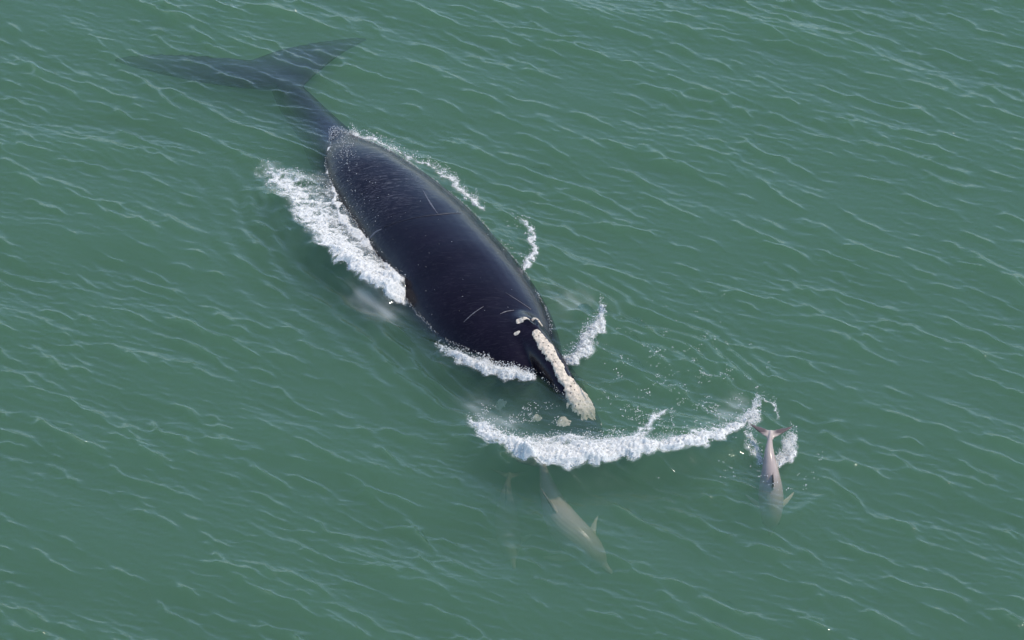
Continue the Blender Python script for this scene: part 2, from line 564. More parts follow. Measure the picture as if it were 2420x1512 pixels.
def remesh_object(name, bm, voxel, smooth_iter, mat, factor=0.5):
    bmesh.ops.recalc_face_normals(bm, faces=bm.faces)
    me = bpy.data.meshes.new(name + '_src')
    bm.to_mesh(me); bm.free()
    tmp = bpy.data.objects.new(name + '_src', me)
    COL.objects.link(tmp)
    md = tmp.modifiers.new('r', 'REMESH'); md.mode = 'VOXEL'; md.voxel_size = voxel; md.use_smooth_shade = True
    ms = tmp.modifiers.new('s', 'SMOOTH'); ms.factor = factor; ms.iterations = smooth_iter
    dg = bpy.context.evaluated_depsgraph_get()
    res = bpy.data.meshes.new_from_object(tmp.evaluated_get(dg))
    bpy.data.objects.remove(tmp); bpy.data.meshes.remove(me)
    res.name = name
    res.polygons.foreach_set('use_smooth', np.ones(len(res.polygons), bool))
    res.materials.clear(); res.materials.append(mat)
    return res

def verts_np(me):
    co = np.empty(len(me.vertices) * 3, np.float32); me.vertices.foreach_get('co', co)
    return co.reshape(-1, 3)

def set_attr(me, name, vals):
    a = me.attributes.new(name, 'FLOAT', 'POINT')
    a.data.foreach_set('value', np.asarray(vals, np.float32))

def bvh_of(me):
    return BVHTree.FromPolygons([v.co for v in me.vertices], [tuple(p.vertices) for p in me.polygons])


# ------------------------------------------------------------------ the right whale
def station(px, py, z, a, bt, bb, sq=2.0):
    p = P(px, py, z)
    return (p.x, p.y, z, a, bt, bb, sq)

bm = bmesh.new()
# trunk: from tail stock to the back of the head (spots on the plan, at the axis' own height)
G = lambda gx, gy, z, *r: station(gx, gy - 100.0 * C_E * z, z, *r)       # gx, gy: where the point straight above stands on the water plane
trunk = [
    G(622, 112, -0.50, 0.16, 0.06, 0.06, 2.0),
    G(645, 126, -0.46, 0.22, 0.16, 0.18, 2.0),
    G(690, 184, -0.58, 0.42, 0.40, 0.42, 2.0),
    G(749, 249, -0.64, 0.54, 0.50, 0.55, 2.0),
    G(805, 320, -0.70, 0.76, 0.75, 0.85, 2.1),
    G(870, 400, -0.62, 1.18, 1.08, 1.15, 2.2),
    G(972, 511, -0.72, 1.56, 1.40, 1.50, 2.2),
    G(1062, 622, -0.78, 1.70, 1.58, 1.75, 2.1),
    G(1130, 710, -0.80, 1.72, 1.50, 1.75, 2.1),
    G(1185, 775, -0.80, 1.50, 1.32, 1.60, 2.1),
    G(1232, 830, -0.80, 1.12, 1.12, 1.30, 2.0),
    G(1262, 868, -0.85, 0.70, 0.80, 1.00, 2.0),
]
loft(bm, tube_rings(trunk, 48))
# rostrum: the narrow arched upper jaw
rost = [
    G(1205, 765, -0.10, 0.62, 0.55, 0.7, 2.0),
    G(1240, 803, 0.02, 0.52, 0.52, 0.8, 2.0),
    G(1268, 830, 0.02, 0.44, 0.48, 0.9, 2.0),
    G(1300, 865, -0.05, 0.36, 0.46, 0.9, 2.2),
    G(1330, 902, -0.22, 0.33, 0.44, 0.8, 2.2),
    G(1346, 916, -0.42, 0.35, 0.42, 0.6, 2.3),
    G(1361, 924, -0.55, 0.40, 0.39, 0.45, 2.4),
    G(1375, 932, -0.64, 0.39, 0.36, 0.35, 2.4),
    G(1386, 938, -0.74, 0.24, 0.24, 0.24, 2.0),
]
loft(bm, tube_rings(rost, 36))
# lower jaw with the high bowed lips
jaw = [
    G(1150, 745, -1.05, 1.45, 0.85, 0.9, 2.3),
    G(1215, 810, -1.05, 1.35, 0.80, 0.9, 2.5),
    G(1275, 868, -1.00, 1.15, 0.66, 0.8, 2.6),
    G(1335, 925, -0.95, 0.86, 0.50, 0.65, 2.4),
    G(1378, 968, -0.88, 0.55, 0.36, 0.48, 2.2),
    G(1402, 995, -0.85, 0.22, 0.18, 0.22, 2.0),
]
loft(bm, tube_rings(jaw, 40))
# raised rims of the two blowholes
BH = P(1262, 766, 0.52)
FWD = (P(1390, 961, 0) - P(1262, 809, 0)).normalized()
LFT = Vector((0, 0, 1)).cross(FWD)
# flukes
up = Vector((0.0, 0.0, 1.0))
def fluke(pts):
    return fin_rings([(P(lx, ly, lz), P(tx, ty, tz), th + 0.035, up) for lx, ly, lz, tx, ty, tz, th in pts])
loft(bm, fluke([(700, 205, -0.25, 650, 130, -0.36, 0.10), (640, 212, -0.31, 590, 140, -0.37, 0.11), (560, 207, -0.34, 530, 135, -0.38, 0.09), (470, 194, -0.42, 455, 128, -0.46, 0.07),
                (380, 175, -0.56, 375, 126, -0.60, 0.07), (310, 157, -0.74, 312, 130, -0.76, 0.055), (268, 143, -0.92, 272, 139, -0.92, 0.035)]))
loft(bm, fluke([(670, 225, -0.25, 590, 140, -0.37, 0.10), (722, 200, -0.28, 640, 122, -0.37, 0.11), (752, 172, -0.33, 695, 108, -0.40, 0.09), (788, 142, -0.46, 752, 97, -0.50, 0.07),
                (818, 120, -0.60, 800, 92, -0.62, 0.07), (847, 104, -0.76, 836, 88, -0.76, 0.055), (868, 94, -0.90, 862, 91, -0.90, 0.035)]))
# flippers, low on either side
for sgn, px, py in ((1, 1010, 800), (-1, 1300, 690)):
    r0 = P(px, py, -1.55)
    out = LFT * sgn
    sts = []
    for f, ch, th in ((-0.3, 0.75, 0.16), (0.2, 0.75, 0.13), (0.7, 0.72, 0.09), (1.15, 0.6, 0.06), (1.5, 0.3, 0.03)):
        c = r0 + out * f - FWD * (0.35 * f) - Vector((0, 0, 0.45 * max(f, 0)))
        sts.append((c + FWD * ch / 2, c - FWD * ch / 2, th, (0, 0, 1)))
    loft(bm, fin_rings(sts))
whale_me = remesh_object('right_whale', bm, 0.042, 9, M_WHALE)
co = verts_np(whale_me)
whale_bvh = bvh_of(whale_me)

# low relief of the back: soft creases and the ridges round the blowholes
bx = (co[:, 0] - BH.x) * FWD.x + (co[:, 1] - BH.y) * FWD.y
by = (co[:, 0] - BH.x) * LFT.x + (co[:, 1] - BH.y) * LFT.y
near = (co[:, 2] > 0.1)
ridge_h = np.zeros(len(co))
for sg in (1, -1):
    # each rim runs forward and inward, meeting at the front
    lx = bx; ly = by * sg - (0.10 - 0.28 * np.clip(bx + 0.05, -0.45, 0.35))
    ridge_h += 0.10 * np.exp(-(ly / 0.07) ** 2) * np.exp(-((lx + 0.05) / 0.24) ** 2)
ridge_h -= 0.05 * np.exp(-(by / 0.06) ** 2) * np.exp(-((bx + 0.12) / 0.2) ** 2)
ridge_h *= near
co[:, 2] += ridge_h
along = (co[:, 0] - BH.x) * 0.563 + (co[:, 1] - BH.y) * -0.827
co[:, 2] += np.where(co[:, 2] > -0.3, 0.012 * perlin(co[:, 0] * 1.1, co[:, 1] * 1.1, 41), 0)
whale_me.vertices.foreach_set('co', co.reshape(-1))
whale_me.update()
whale_bvh = bvh_of(whale_me)
mott = (smoothstep(-4.6, -7.0, along) * smoothstep(-9.6, -8.6, along) * 0.30 * smoothstep(-0.1, 0.15, co[:, 2]) + 0.04)
set_attr(whale_me, 'mottle', mott)
whale = link('right_whale', whale_me)
tag(whale, 'huge black right whale with a pale crusted snout swimming at the surface', 'whale')

def drop(x, y, z0=5.0):
    """height and normal of the whale's top surface under a point"""
    hit = whale_bvh.ray_cast(Vector((x, y, z0)), Vector((0, 0, -1)))
    return (hit[0], hit[1]) if hit[0] is not None else (None, None)

def crust_patch(name, center_line, widths, thick, step=0.022, seed=0, label=None, steep=0.25):
    """a rough crust laid over the whale's skin along a line on the plan, its edge frayed by noise"""
    cl = refine(np.column_stack([np.asarray(center_line), np.asarray(widths)]), 6)
    pts = cl[:, :2]; wd = cl[:, 2]
    lo = pts.min(0) - wd.max() - 0.1; hi = pts.max(0) + wd.max() + 0.1
    xs = np.arange(lo[0], hi[0], step); ys = np.arange(lo[1], hi[1], step)
    X, Y = np.meshgrid(xs, ys)
    d, s, p = poly_dist(X, Y, pts)
    w = np.interp(p, np.arange(len(wd)), wd)
    e = 1 - d / w + 0.30 * fbm(X * 7 + seed, Y * 7, 3, seed)
    keep = e > 0.0
    idx = -np.ones(X.shape, int); vs = []
    hgt = np.clip(e * 2.2, 0, 1) ** 0.5
    lump = 0.65 + 0.35 * fbm(X * 14, Y * 14, 3, seed + 3)
    for j in range(X.shape[0]):
        for i in range(X.shape[1]):
            if not keep[j, i]: continue
            q, nrm = drop(X[j, i], Y[j, i])
            if q is None or nrm.z < steep: continue
            idx[j, i] = len(vs)
            t = thick * hgt[j, i] * lump[j, i] - 0.012
            vs.append(q + nrm * t)
    fs = []
    for j in range(X.shape[0] - 1):
        for i in range(X.shape[1] - 1):
            c = [idx[j, i], idx[j, i + 1], idx[j + 1, i + 1], idx[j + 1, i]]
            if min(c) >= 0 and max(abs(vs[c[0]].z - vs[k].z) for k in c) < 0.3: fs.append(c)
    # keep the largest connected piece
    root = list(range(len(vs)))
    def find(a):
        while root[a] != a:
            root[a] = root[root[a]]; a = root[a]
        return a
    for f in fs:
        for k in f[1:]: root[find(k)] = find(f[0])
    count = {}
    for f in fs: count[find(f[0])] = count.get(find(f[0]), 0) + 1
    if count:
        best = max(count, key=count.get)
        fs = [f for f in fs if find(f[0]) == best]
    ids = sorted({k for f in fs for k in f}); new = {k: i for i, k in enumerate(ids)}
    vs = [vs[k] for k in ids]; fs = [[new[k] for k in f] for f in fs]
    me = bpy.data.meshes.new(name)
    me.from_pydata([tuple(v) for v in vs], [], fs)
    for pl in me.polygons: pl.use_smooth = True
    me.materials.append(M_CALL)
    o = link(name, me, whale)
    if label: o['label'] = label
    return o

def on_plan(px, py, z):
    p = P(px, py, z); return (p.x, p.y)

crust_patch('rostrum_callosity', [on_plan(1268, 788, .50), on_plan(1290, 815, .47), on_plan(1312, 850, .38), on_plan(1330, 888, .24), on_plan(1344, 915, 0),
                                  on_plan(1356, 921, 0), on_plan(1368, 928, 0), on_plan(1381, 935, 0)],
            [0.12, 0.17, 0.145, 0.14, 0.19, 0.29, 0.33, 0.28], 0.085, seed=1, steep=0.02, label='long cream callosity ridge ending in a broad bonnet')
crust_patch('callosity', [on_plan(1228, 757, .55), on_plan(1243, 754, .56)], [0.10, 0.11], 0.06, seed=2)
crust_patch('callosity', [on_plan(1262, 750, .56), on_plan(1276, 759, .50)], [0.07, 0.06], 0.05, seed=3)
crust_patch('callosity', [on_plan(1218, 788, .40), on_plan(1226, 792, .35)], [0.06, 0.05], 0.03, seed=4)
for k, (px, py, z, w) in enumerate(((1335, 1006, -.62, .14), (1440, 988, -.55, .16), (1186, 938, -.45, .10), (1270, 985, -.55, .09))):
    a = P(px, py, z)
    crust_patch('callosity', [(a.x - .05, a.y + .02), (a.x + .05, a.y - .03)], [w, w * .8], 0.06, seed=10 + k)

def scar(points, width, mat=M_SCAR, name='scar'):
    """a thin raised streak following the skin between points of the plan"""
    pts = refine(np.array([on_plan(*p) for p in points]), 10)
    vs, fs = [], []
    prev = None
    for i, (x, y) in enumerate(pts):
        a = pts[max(i - 1, 0)]; b = pts[min(i + 1, len(pts) - 1)]
        t = np.array(b) - np.array(a); t /= max(np.hypot(*t), 1e-6)
        nn = np.array((-t[1], t[0]))
        f = i / (len(pts) - 1)
        w = width * (0.25 + 0.75 * math.sin(math.pi * f)) * random.uniform(0.6, 1.2)
        row = []
        for off, lift in ((-w, 0.003), (0, 0.012), (w, 0.003)):
            q, nrm = drop(x + nn[0] * off, y + nn[1] * off)
            if q is None: row = None; break
            row.append(len(vs)); vs.append(q + nrm * lift)
        if row and prev:
            for k in range(2): fs.append((prev[k], prev[k + 1], row[k + 1], row[k]))
        prev = row
    me = bpy.data.meshes.new(name)
    me.from_pydata([tuple(v) for v in vs], [], fs)
    me.materials.append(mat)
    for pl in me.polygons: pl.use_smooth = True
    return link(name, me, whale)
scar([(998, 442, .7), (1010, 468, .7), (1022, 490, .7), (1037, 512, .7)], 0.020)
scar([(863, 556, .25), (875, 548, .3), (888, 543, .35), (903, 541, .4)], 0.032)
scar([(905, 540, .4), (960, 525, .6), (1030, 512, .7), (1090, 506, .6)], 0.006, M_CREASE)
scar([(1096, 768, .25), (1118, 750, .35), (1143, 736, .4)], 0.014)
scar([(1195, 690, .6), (1228, 702, .6), (1255, 715, .55)], 0.008)
scar([(1182, 742, .5), (1196, 736, .5), (1215, 732, .5)], 0.012)

# blowholes: two curved slits
for sg in (1, -1):
    vs, fs = [], []
    for i in range(9):
        f = i / 8
        u = -0.26 + 0.36 * f
        v = sg * (0.045 + 0.16 * (1 - f) ** 1.4)
        w = 0.028 * math.sin(math.pi * (0.12 + 0.8 * f))
        for e in (-1, 0, 1):
            q = BH + FWD * u + LFT * (v + e * w)
            hit, nrm = drop(q.x, q.y)
            vs.append(hit + nrm * (0.010 if e else 0.004))
        if i:
            b = (i - 1) * 3
            fs += [(b, b + 1, b + 4, b + 3), (b + 1, b + 2, b + 5, b + 4)]
    me = bpy.data.meshes.new('blowhole'); me.from_pydata([tuple(v) for v in vs], [], fs); me.materials.append(M_SLIT)
    link('blowhole', me, whale)


# ------------------------------------------------------------------ dolphins
PROFILE = [(0.0, .008, .006), (.02, .016, .013), (.05, .020, .016), (.075, .026, .022), (.095, .042, .044), (.13, .060, .068), (.19, .078, .086), (.27, .090, .100),
           (.36, .094, .106), (.46, .086, .102), (.56, .070, .090), (.66, .052, .074), (.75, .037, .058), (.83, .025, .044), (.90, .017, .031), (.95, .014, .020), (.985, .014, .010)]
def dolphin(name, spine, up_hint, length, label, span=.29, flip=0.0, pec_drop=0.55):
    """spine: points from snout to fluke notch; the body is swept along it"""
    sp = refine(np.array([tuple(p) for p in spine]), 12)
    seg = np.r_[0, np.cumsum(np.linalg.norm(np.diff(sp, axis=0), axis=1))]
    tot = seg[-1]
    L = tot if length is None else length
    def frame(f):
        s = np.clip(f, 0, 1) * tot
        p = Vector([np.interp(s, seg, sp[:, k]) for k in range(3)])
        a = Vector([np.interp(max(s - .03 * tot, 0), seg, sp[:, k]) for k in range(3)])
        b = Vector([np.interp(min(s + .03 * tot, tot), seg, sp[:, k]) for k in range(3)])
        t = (a - b).normalized()
        l = up_hint.cross(t).normalized()
        return p, t, l, t.cross(l)
    def at(f, y, z):
        p, t, l, u = frame(f)
        return p + l * (y * L) + u * (z * L)
    bm = bmesh.new()
    rings = []
    for f, w, h in refine(PROFILE, 4):
        p, t, l, u = frame(f)
        r = []
        for k in range(28):
            q = 2 * math.pi * k / 28
            hh = h * (1.0 if math.sin(q) > 0 else 0.92)
            r.append(p + l * (math.cos(q) * w * L) + u * (math.sin(q) * hh * L))
        rings.append(r)
    loft(bm, rings)
    # dorsal fin
    u0 = frame(.5)[2]
    loft(bm, fin_rings([(at(.43, 0, .07), at(.585, 0, .06), .013 * L, u0), (at(.455, 0, .105), at(.57, 0, .095), .011 * L, u0), (at(.495, 0, .140), at(.572, 0, .13), .008 * L, u0),
                        (at(.535, 0, .168), at(.583, 0, .160), .005 * L, u0), (at(.575, 0, .188), at(.596, 0, .186), .002 * L, u0)], 12))
    # flippers
    for sg in (1, -1):
        nz = frame(.3)[3]
        st = []
        for g, ch, th in ((-.3, .075, .016), (.15, .075, .014), (.5, .06, .010), (.8, .042, .007), (1.0, .012, .002)):
            c = .255 + .11 * max(g, 0) ** 1.3
            y = sg * (.062 + .125 * g); z = -.05 - pec_drop * .10 * max(g, 0)
            st.append((at(c - ch * .5, y, z), at(c + ch * .5, y, z), th * L, nz))
        loft(bm, fin_rings(st, 12))
        # flukes
        p, t, l, uu = frame(.97)
        st = []
        for g, le, te, th in ((-.15, .90, .985, .013), (.15, .915, .990, .012), (.40, .945, 1.008, .009), (.7, .985, 1.022, .006), (.9, 1.016, 1.036, .004), (1.0, 1.042, 1.046, .0015)):
            base = lambda c: p + t * ((.97 - c) * L) + l * (sg * g * span * .5 * L) + uu * (flip * g * L)
            st.append((base(le), base(te), th * L, uu))
        loft(bm, fin_rings(st, 12))
    me = remesh_object(name, bm, 0.0125, 3, M_DOLPHIN)
    co = verts_np(me).astype(float)
    # colour zones: pale belly, dark fins
    fr = [frame(f) for f in np.linspace(0, 1, 60)]
    pp = np.array([tuple(f[0]) for f in fr]); uu = np.array([tuple(f[3]) for f in fr]); ll = np.array([tuple(f[2]) for f in fr])
    bel = np.empty(len(co)); drk = np.empty(len(co))
    for a in range(0, len(co), 20000):
        c = co[a:a + 20000]
        i = np.argmin(((c[:, None] - pp[None]) ** 2).sum(2), 1)
        zz = ((c - pp[i]) * uu[i]).sum(1) / L; yy = np.abs(((c - pp[i]) * ll[i]).sum(1)) / L
        bel[a:a + 20000] = smoothstep(.035, -.06, zz)
        f = i / 59
        drk[a:a + 20000] = np.maximum(smoothstep(.112, .135, zz) * 0.8, smoothstep(.93, .965, f) * smoothstep(.01, .05, yy) * 0.9)
    set_attr(me, 'belly', bel); set_attr(me, 'dark', drk)
    o = link(name, me)
    for sg in (1, -1):
        b2 = bmesh.new(); bmesh.ops.create_icosphere(b2, subdivisions=2, radius=.008 * L)
        c = at(.125, sg * .058, .005)
        bmesh.ops.translate(b2, vec=c, verts=b2.verts)
        em = bpy.data.meshes.new('eye'); b2.to_mesh(em); b2.free(); em.materials.append(M_EYE)
        link('eye', em, o)
    return tag(o, label, 'dolphin')

UP = Vector((0, 0, 1))
dolphin('dolphin', [P(1820, 1266, -1.55), P(1822, 1222, -1.10), P(1822, 1170, -.62), P(1820, 1115, -0.13), P(1818, 1065, .20), P(1822, 1014, .40)], UP, 3.05,
        'pinkish grey dolphin diving head first with its tail flukes above the water', span=.33)
dolphin('dolphin', [P(1446, 1356, -1.75), P(1395, 1304, -1.45), P(1340, 1249, -1.16), P(1308, 1190, -.94), P(1290, 1130, -.76), P(1278, 1075, -.66)], UP + Vector((-.55, .15, 0)), 4.3,
        'pale dolphin fully underwater below the white bow wave', pec_drop=.1)
dolphin('dolphin', [P(1215, 1345, -2.05), P(1208, 1300, -1.88), P(1200, 1250, -1.75), P(1196, 1205, -1.70), P(1197, 1165, -1.75), P(1205, 1115, -1.85)], UP, 3.1,
        'faint dolphin deep underwater, barely visible beside the pale one')


# ------------------------------------------------------------------ foam and spray
ICO_V = None
def ico():
    b = bmesh.new(); bmesh.ops.create_icosphere(b, subdivisions=1, radius=1.0)
    v = np.array([x.co[:] for x in b.verts]); f = np.array([[x.index for x in q.verts] for q in b.faces]); b.free()
    return v, f
ICO_V, ICO_F = ico()
OCT_V = np.array([(1, 0, 0), (-1, 0, 0), (0, 1, 0), (0, -1, 0), (0, 0, 1), (0, 0, -1)], float)
OCT_F = np.array([(0, 2, 4), (2, 1, 4), (1, 3, 4), (3, 0, 4), (2, 0, 5), (1, 2, 5), (3, 1, 5), (0, 3, 5)])

def blobs(pts, rad, big=0.016):
    """vertices and triangles of many little lumps"""
    V, F, base = [], [], 0
    for tv, tf, m in ((ICO_V, ICO_F, rad >= big), (OCT_V, OCT_F, rad < big)):
        p, r = pts[m], rad[m]
        if not len(p): continue
        k = len(tv)
        jit = RNG.uniform(0.65, 1.25, (len(p), 1, 3))
        ang = RNG.uniform(0, 6.28, len(p)); c, s = np.cos(ang), np.sin(ang)
        v = tv[None] * jit
        v = np.stack([v[..., 0] * c[:, None] - v[..., 1] * s[:, None], v[..., 0] * s[:, None] + v[..., 1] * c[:, None], v[..., 2]], -1)
        v = v * r[:, None, None] + p[:, None]
        V.append(v.reshape(-1, 3)); F.append((tf[None] + (np.arange(len(p)) * k)[:, None, None] + base).reshape(-1, 3))
        base += len(p) * k
    return np.vstack(V), np.vstack(F)

class Strip:
    """foam along a line: per point the reach to the left and right of travel and how solid it is"""
    def __init__(self, rows, pile=0.10, lace=1.0, seed=0):
        r = refine(np.array([tuple(P(a[0], a[1], 0.0)[:2]) + tuple(a[2:]) for a in rows]), 5)
        self.pts, self.wl, self.wr, self.sol = r[:, :2], np.clip(r[:, 2], .02, 9), np.clip(r[:, 3], .02, 9), np.clip(r[:, 4], 0, 2)
        self.pile, self.lace, self.seed = pile, lace, seed
        m = max(self.wl.max(), self.wr.max()) * 1.2 + .1
        self.lo, self.hi = self.pts.min(0) - m, self.pts.max(0) + m
    def density(self, x, y):
        wob = 0.16
        xx = x + wob * fbm(x * 2.6, y * 2.6, 3, 60 + self.seed); yy = y + wob * fbm(x * 2.6 + 40, y * 2.6, 3, 61 + self.seed)
        d, s, p = poly_dist(xx, yy, self.pts)
        k = np.arange(len(self.pts))
        w = np.where(s > 0, np.interp(p, k, self.wl), np.interp(p, k, self.wr))
        ends = np.where((p <= 0) | (p >= len(self.pts) - 1), 0.6, 1.0)
        q = np.clip(1 - d / w, 0, 1)
        return np.clip(1.25 * np.where(s > 0, q ** 1.5, q), 0, 1) * np.interp(p, k, self.sol) * ends

def foam_texture(x, y, seed):
    a = ridged(x * 3.2 + .5 * perlin(x * 4, y * 4, seed), y * 3.2, 3, 70 + seed)
    b = 0.5 + 0.5 * fbm(x * 9, y * 9, 3, 75 + seed)
    return np.clip(0.62 * a + 0.38 * b, 0, 1)

def foam_object(name, label, strips, n_blobs, spray=0, spray_h=0.25, step=0.024, r=(0.005, 0.019)):
    V, F, C, base = [], [], [], 0
    for S in strips:
        xs = np.arange(S.lo[0], S.hi[0], step); ys = np.arange(S.lo[1], S.hi[1], step * 1.2)
        X, Y = np.meshgrid(xs, ys)
        D = S.density(X, Y)
        T = foam_texture(X, Y, S.seed)
        vis = D - (1 - T) * S.lace
        keep = (vis > -0.28) & (D > 0.02)
        body = np.clip(vis * 2.0, 0, 1)
        cov = np.clip((vis + 0.28) * 1.7, 0, 1)
        Z = water_h(X, Y) + 0.006 + body * (0.012 + S.pile * (0.25 + 0.75 * np.clip(0.5 + 0.8 * fbm(X * 12, Y * 12, 4, 80 + S.seed), 0, 1)) * np.clip(D, 0, 1) ** 1.5)
        fq = keep[:-1, :-1] & keep[1:, :-1] & keep[:-1, 1:] & keep[1:, 1:]
        idx = np.arange(X.size).reshape(X.shape)
        q = np.stack([idx[:-1, :-1][fq], idx[:-1, 1:][fq], idx[1:, 1:][fq], idx[1:, :-1][fq]], 1)
        if len(q):
            used, inv = np.unique(q, return_inverse=True)
            inv = inv.reshape(q.shape)
            V.append(np.column_stack([X.ravel()[used], Y.ravel()[used], Z.ravel()[used]]))
            F.append(np.vstack([inv[:, [0, 1, 2]], inv[:, [0, 2, 3]]]) + base)
            C.append(cov.ravel()[used])
            base += len(used)
    def throw(n, power, hmax, rr):
        nonlocal base
        if n <= 0: return
        area = np.array([np.prod(S.hi - S.lo) * S.sol.mean() for S in strips]); area /= area.sum()
        for S, share in zip(strips, area):
            m = int(n * share * 14)
            x = RNG.uniform(S.lo[0], S.hi[0], m); y = RNG.uniform(S.lo[1], S.hi[1], m)
            D = S.density(x, y); T = foam_texture(x, y, S.seed)
            pr = np.clip(D, 0, 1) ** power * (0.25 + 0.75 * T)
            ok = RNG.uniform(0, 1, m) < pr
            x, y, D = x[ok][:int(n * share)], y[ok][:int(n * share)], D[ok][:int(n * share)]
            if not len(x): continue
            z = water_h(x, y) + 0.01 + S.pile * np.clip(D, 0, 1) ** 1.5 * RNG.uniform(0.0, 0.9, len(x)) + hmax * RNG.uniform(0, 1, len(x)) ** 3
            rad = rr[0] + (rr[1] - rr[0]) * RNG.uniform(0, 1, len(x)) ** 2.5
            v, f = blobs(np.column_stack([x, y, z]), rad)
            V.append(v); F.append(f + base); C.append(np.ones(len(v))); base += len(v)
    throw(int(n_blobs * 0.6), 1.0, 0.0, r)
    throw(spray, 0.45, spray_h, (0.006, 0.017))
    me = mesh_from(name, np.vstack(V), np.vstack(F), 3, True, M_FOAM)
    set_attr(me, 'cover', np.concatenate(C))
    o = link(name, me)
    FILM_FIELDS.extend(strips)
    return tag(o, label, 'foam', kind='stuff')

# rows: place on the plan, reach left of travel, reach right of travel, solidity
bow = Strip([(1112, 1000, .42, .10, .55), (1155, 1048, .85, .16, .85), (1210, 1083, 1.25, .24, 1.1), (1280, 1105, 1.55, .30, 1.3), (1350, 1109, 1.5, .30, 1.35), (1430, 1101, 1.3, .26, 1.25),
             (1510, 1091, 1.0, .22, 1.1), (1590, 1079, .78, .18, 1.0), (1660, 1063, .66, .16, .95), (1715, 1041, .6, .14, .9), (1752, 1010, .42, .12, .75), (1782, 965, .2, .09, .6)], pile=.13, lace=.9, seed=1)
bow_in = Strip([(1290, 1045, .30, .12, .55), (1350, 1030, .25, .2, .6), (1420, 1062, .3, .2, .55), (1500, 1045, .25, .2, .5), (1545, 995, .16, .16, .62), (1570, 975, .1, .1, .5)], pile=.04, lace=1.0, seed=2)
foam_object('sea_foam', 'thick white foam breaking along the curved bow wave ahead of the snout', [bow, bow_in], 15000, 4000, .22)
flank = Strip([(632, 405, .6, .35, .44), (690, 462, 1.5, .40, .58), (745, 545, 1.35, .34, .64), (800, 615, 1.2, .30, .86), (858, 660, 1.05, .26, 1.2), (905, 690, .8, .24, 1.4), (938, 712, .35, .16, 1.2)], pile=.11, lace=1.0, seed=4)
flank_up = Strip([(800, 515, .20, .35, .62), (850, 556, .24, .35, .75), (900, 595, .24, .30, .9), (930, 630, .16, .35, 1.15), (942, 685, .1, .35, 1.35)], pile=.08, lace=.9, seed=5)
edge = Strip([(785, 348, .07, .10, .6), (788, 400, .07, .12, .62), (795, 470, .06, .12, .65), (808, 515, .05, .12, .7)], pile=.03, lace=.7, seed=6)
foam_object('sea_foam', 'white foam washing along the flank of the whale behind its shoulder', [flank, flank_up, edge], 12000, 2600, .15)
lip = Strip([(1030, 818, .04, .04, .3), (1052, 834, .12, .12, .5), (1090, 856, .34, .22, 1.05), (1150, 882, .46, .26, 1.3), (1210, 896, .46, .24, 1.35), (1252, 900, .32, .18, 1.25), (1272, 893, .12, .1, .9)], pile=.12, lace=.85, seed=7)
foam_object('sea_foam', 'short white foam band beside the crusted snout, on its shadowed side', [lip], 6000, 2000, .2)
jet = Strip([(1345, 866, .16, .16, 1.0), (1372, 838, .22, .22, 1.25), (1398, 800, .2, .2, 1.15), (1416, 768, .12, .12, .85), (1426, 738, .07, .07, .6)], pile=.12, lace=.8, seed=8)
foam_object('sea_foam', 'small white splash leaping from the sunlit side of the snout', [jet], 3600, 1800, .35)
back = Strip([(832, 316, .12, .06, .7), (890, 338, .12, .06, .62), (935, 366, .12, .06, .5), (985, 384, .16, .1, .34), (1040, 406, .18, .12, .36), (1080, 444, .18, .08, .62), (1110, 476, .18, .08, .75), (1140, 500, .10, .08, .5)], pile=.05, lace=.8, seed=9)
loopf = Strip([(1232, 515, .05, .05, .4), (1250, 530, .05, .05, .6), (1256, 570, .06, .06, .65), (1262, 605, .09, .09, .8), (1246, 632, .1, .1, .75), (1236, 645, .05, .05, .4)], pile=.04, lace=.75, seed=10)
foam_object('sea_foam', 'thin line of foam and drops along the sunlit edge of the whale back', [back, loopf], 3000, 3600, .25)
dive_l = Strip([(1786, 948, .08, .08, .6), (1780, 990, .12, .12, .75), (1775, 1010, .12, .12, .6)], pile=.05, lace=.8, seed=11)
dive_r = Strip([(1834, 1092, .14, .14, .7), (1856, 1076, .20, .20, .9), (1868, 1052, .20, .18, .7), (1872, 1020, .14, .12, .45)], pile=.08, lace=.75, seed=12)
dive_m = Strip([(1795, 1090, .12, .12, .55), (1780, 1065, .14, .14, .55), (1765, 1035, .12, .12, .45)], pile=.03, lace=.8, seed=13)
dive_t = Strip([(1786, 945, .05, .05, .5), (1810, 950, .05, .05, .45), (1832, 960, .05, .05, .5), (1840, 985, .05, .05, .4)], pile=.03, lace=.7, seed=14)
foam_object('sea_foam', 'splashes of white water round the tail of the diving dolphin', [dive_l, dive_r, dive_m, dive_t], 2400, 2600, .28)

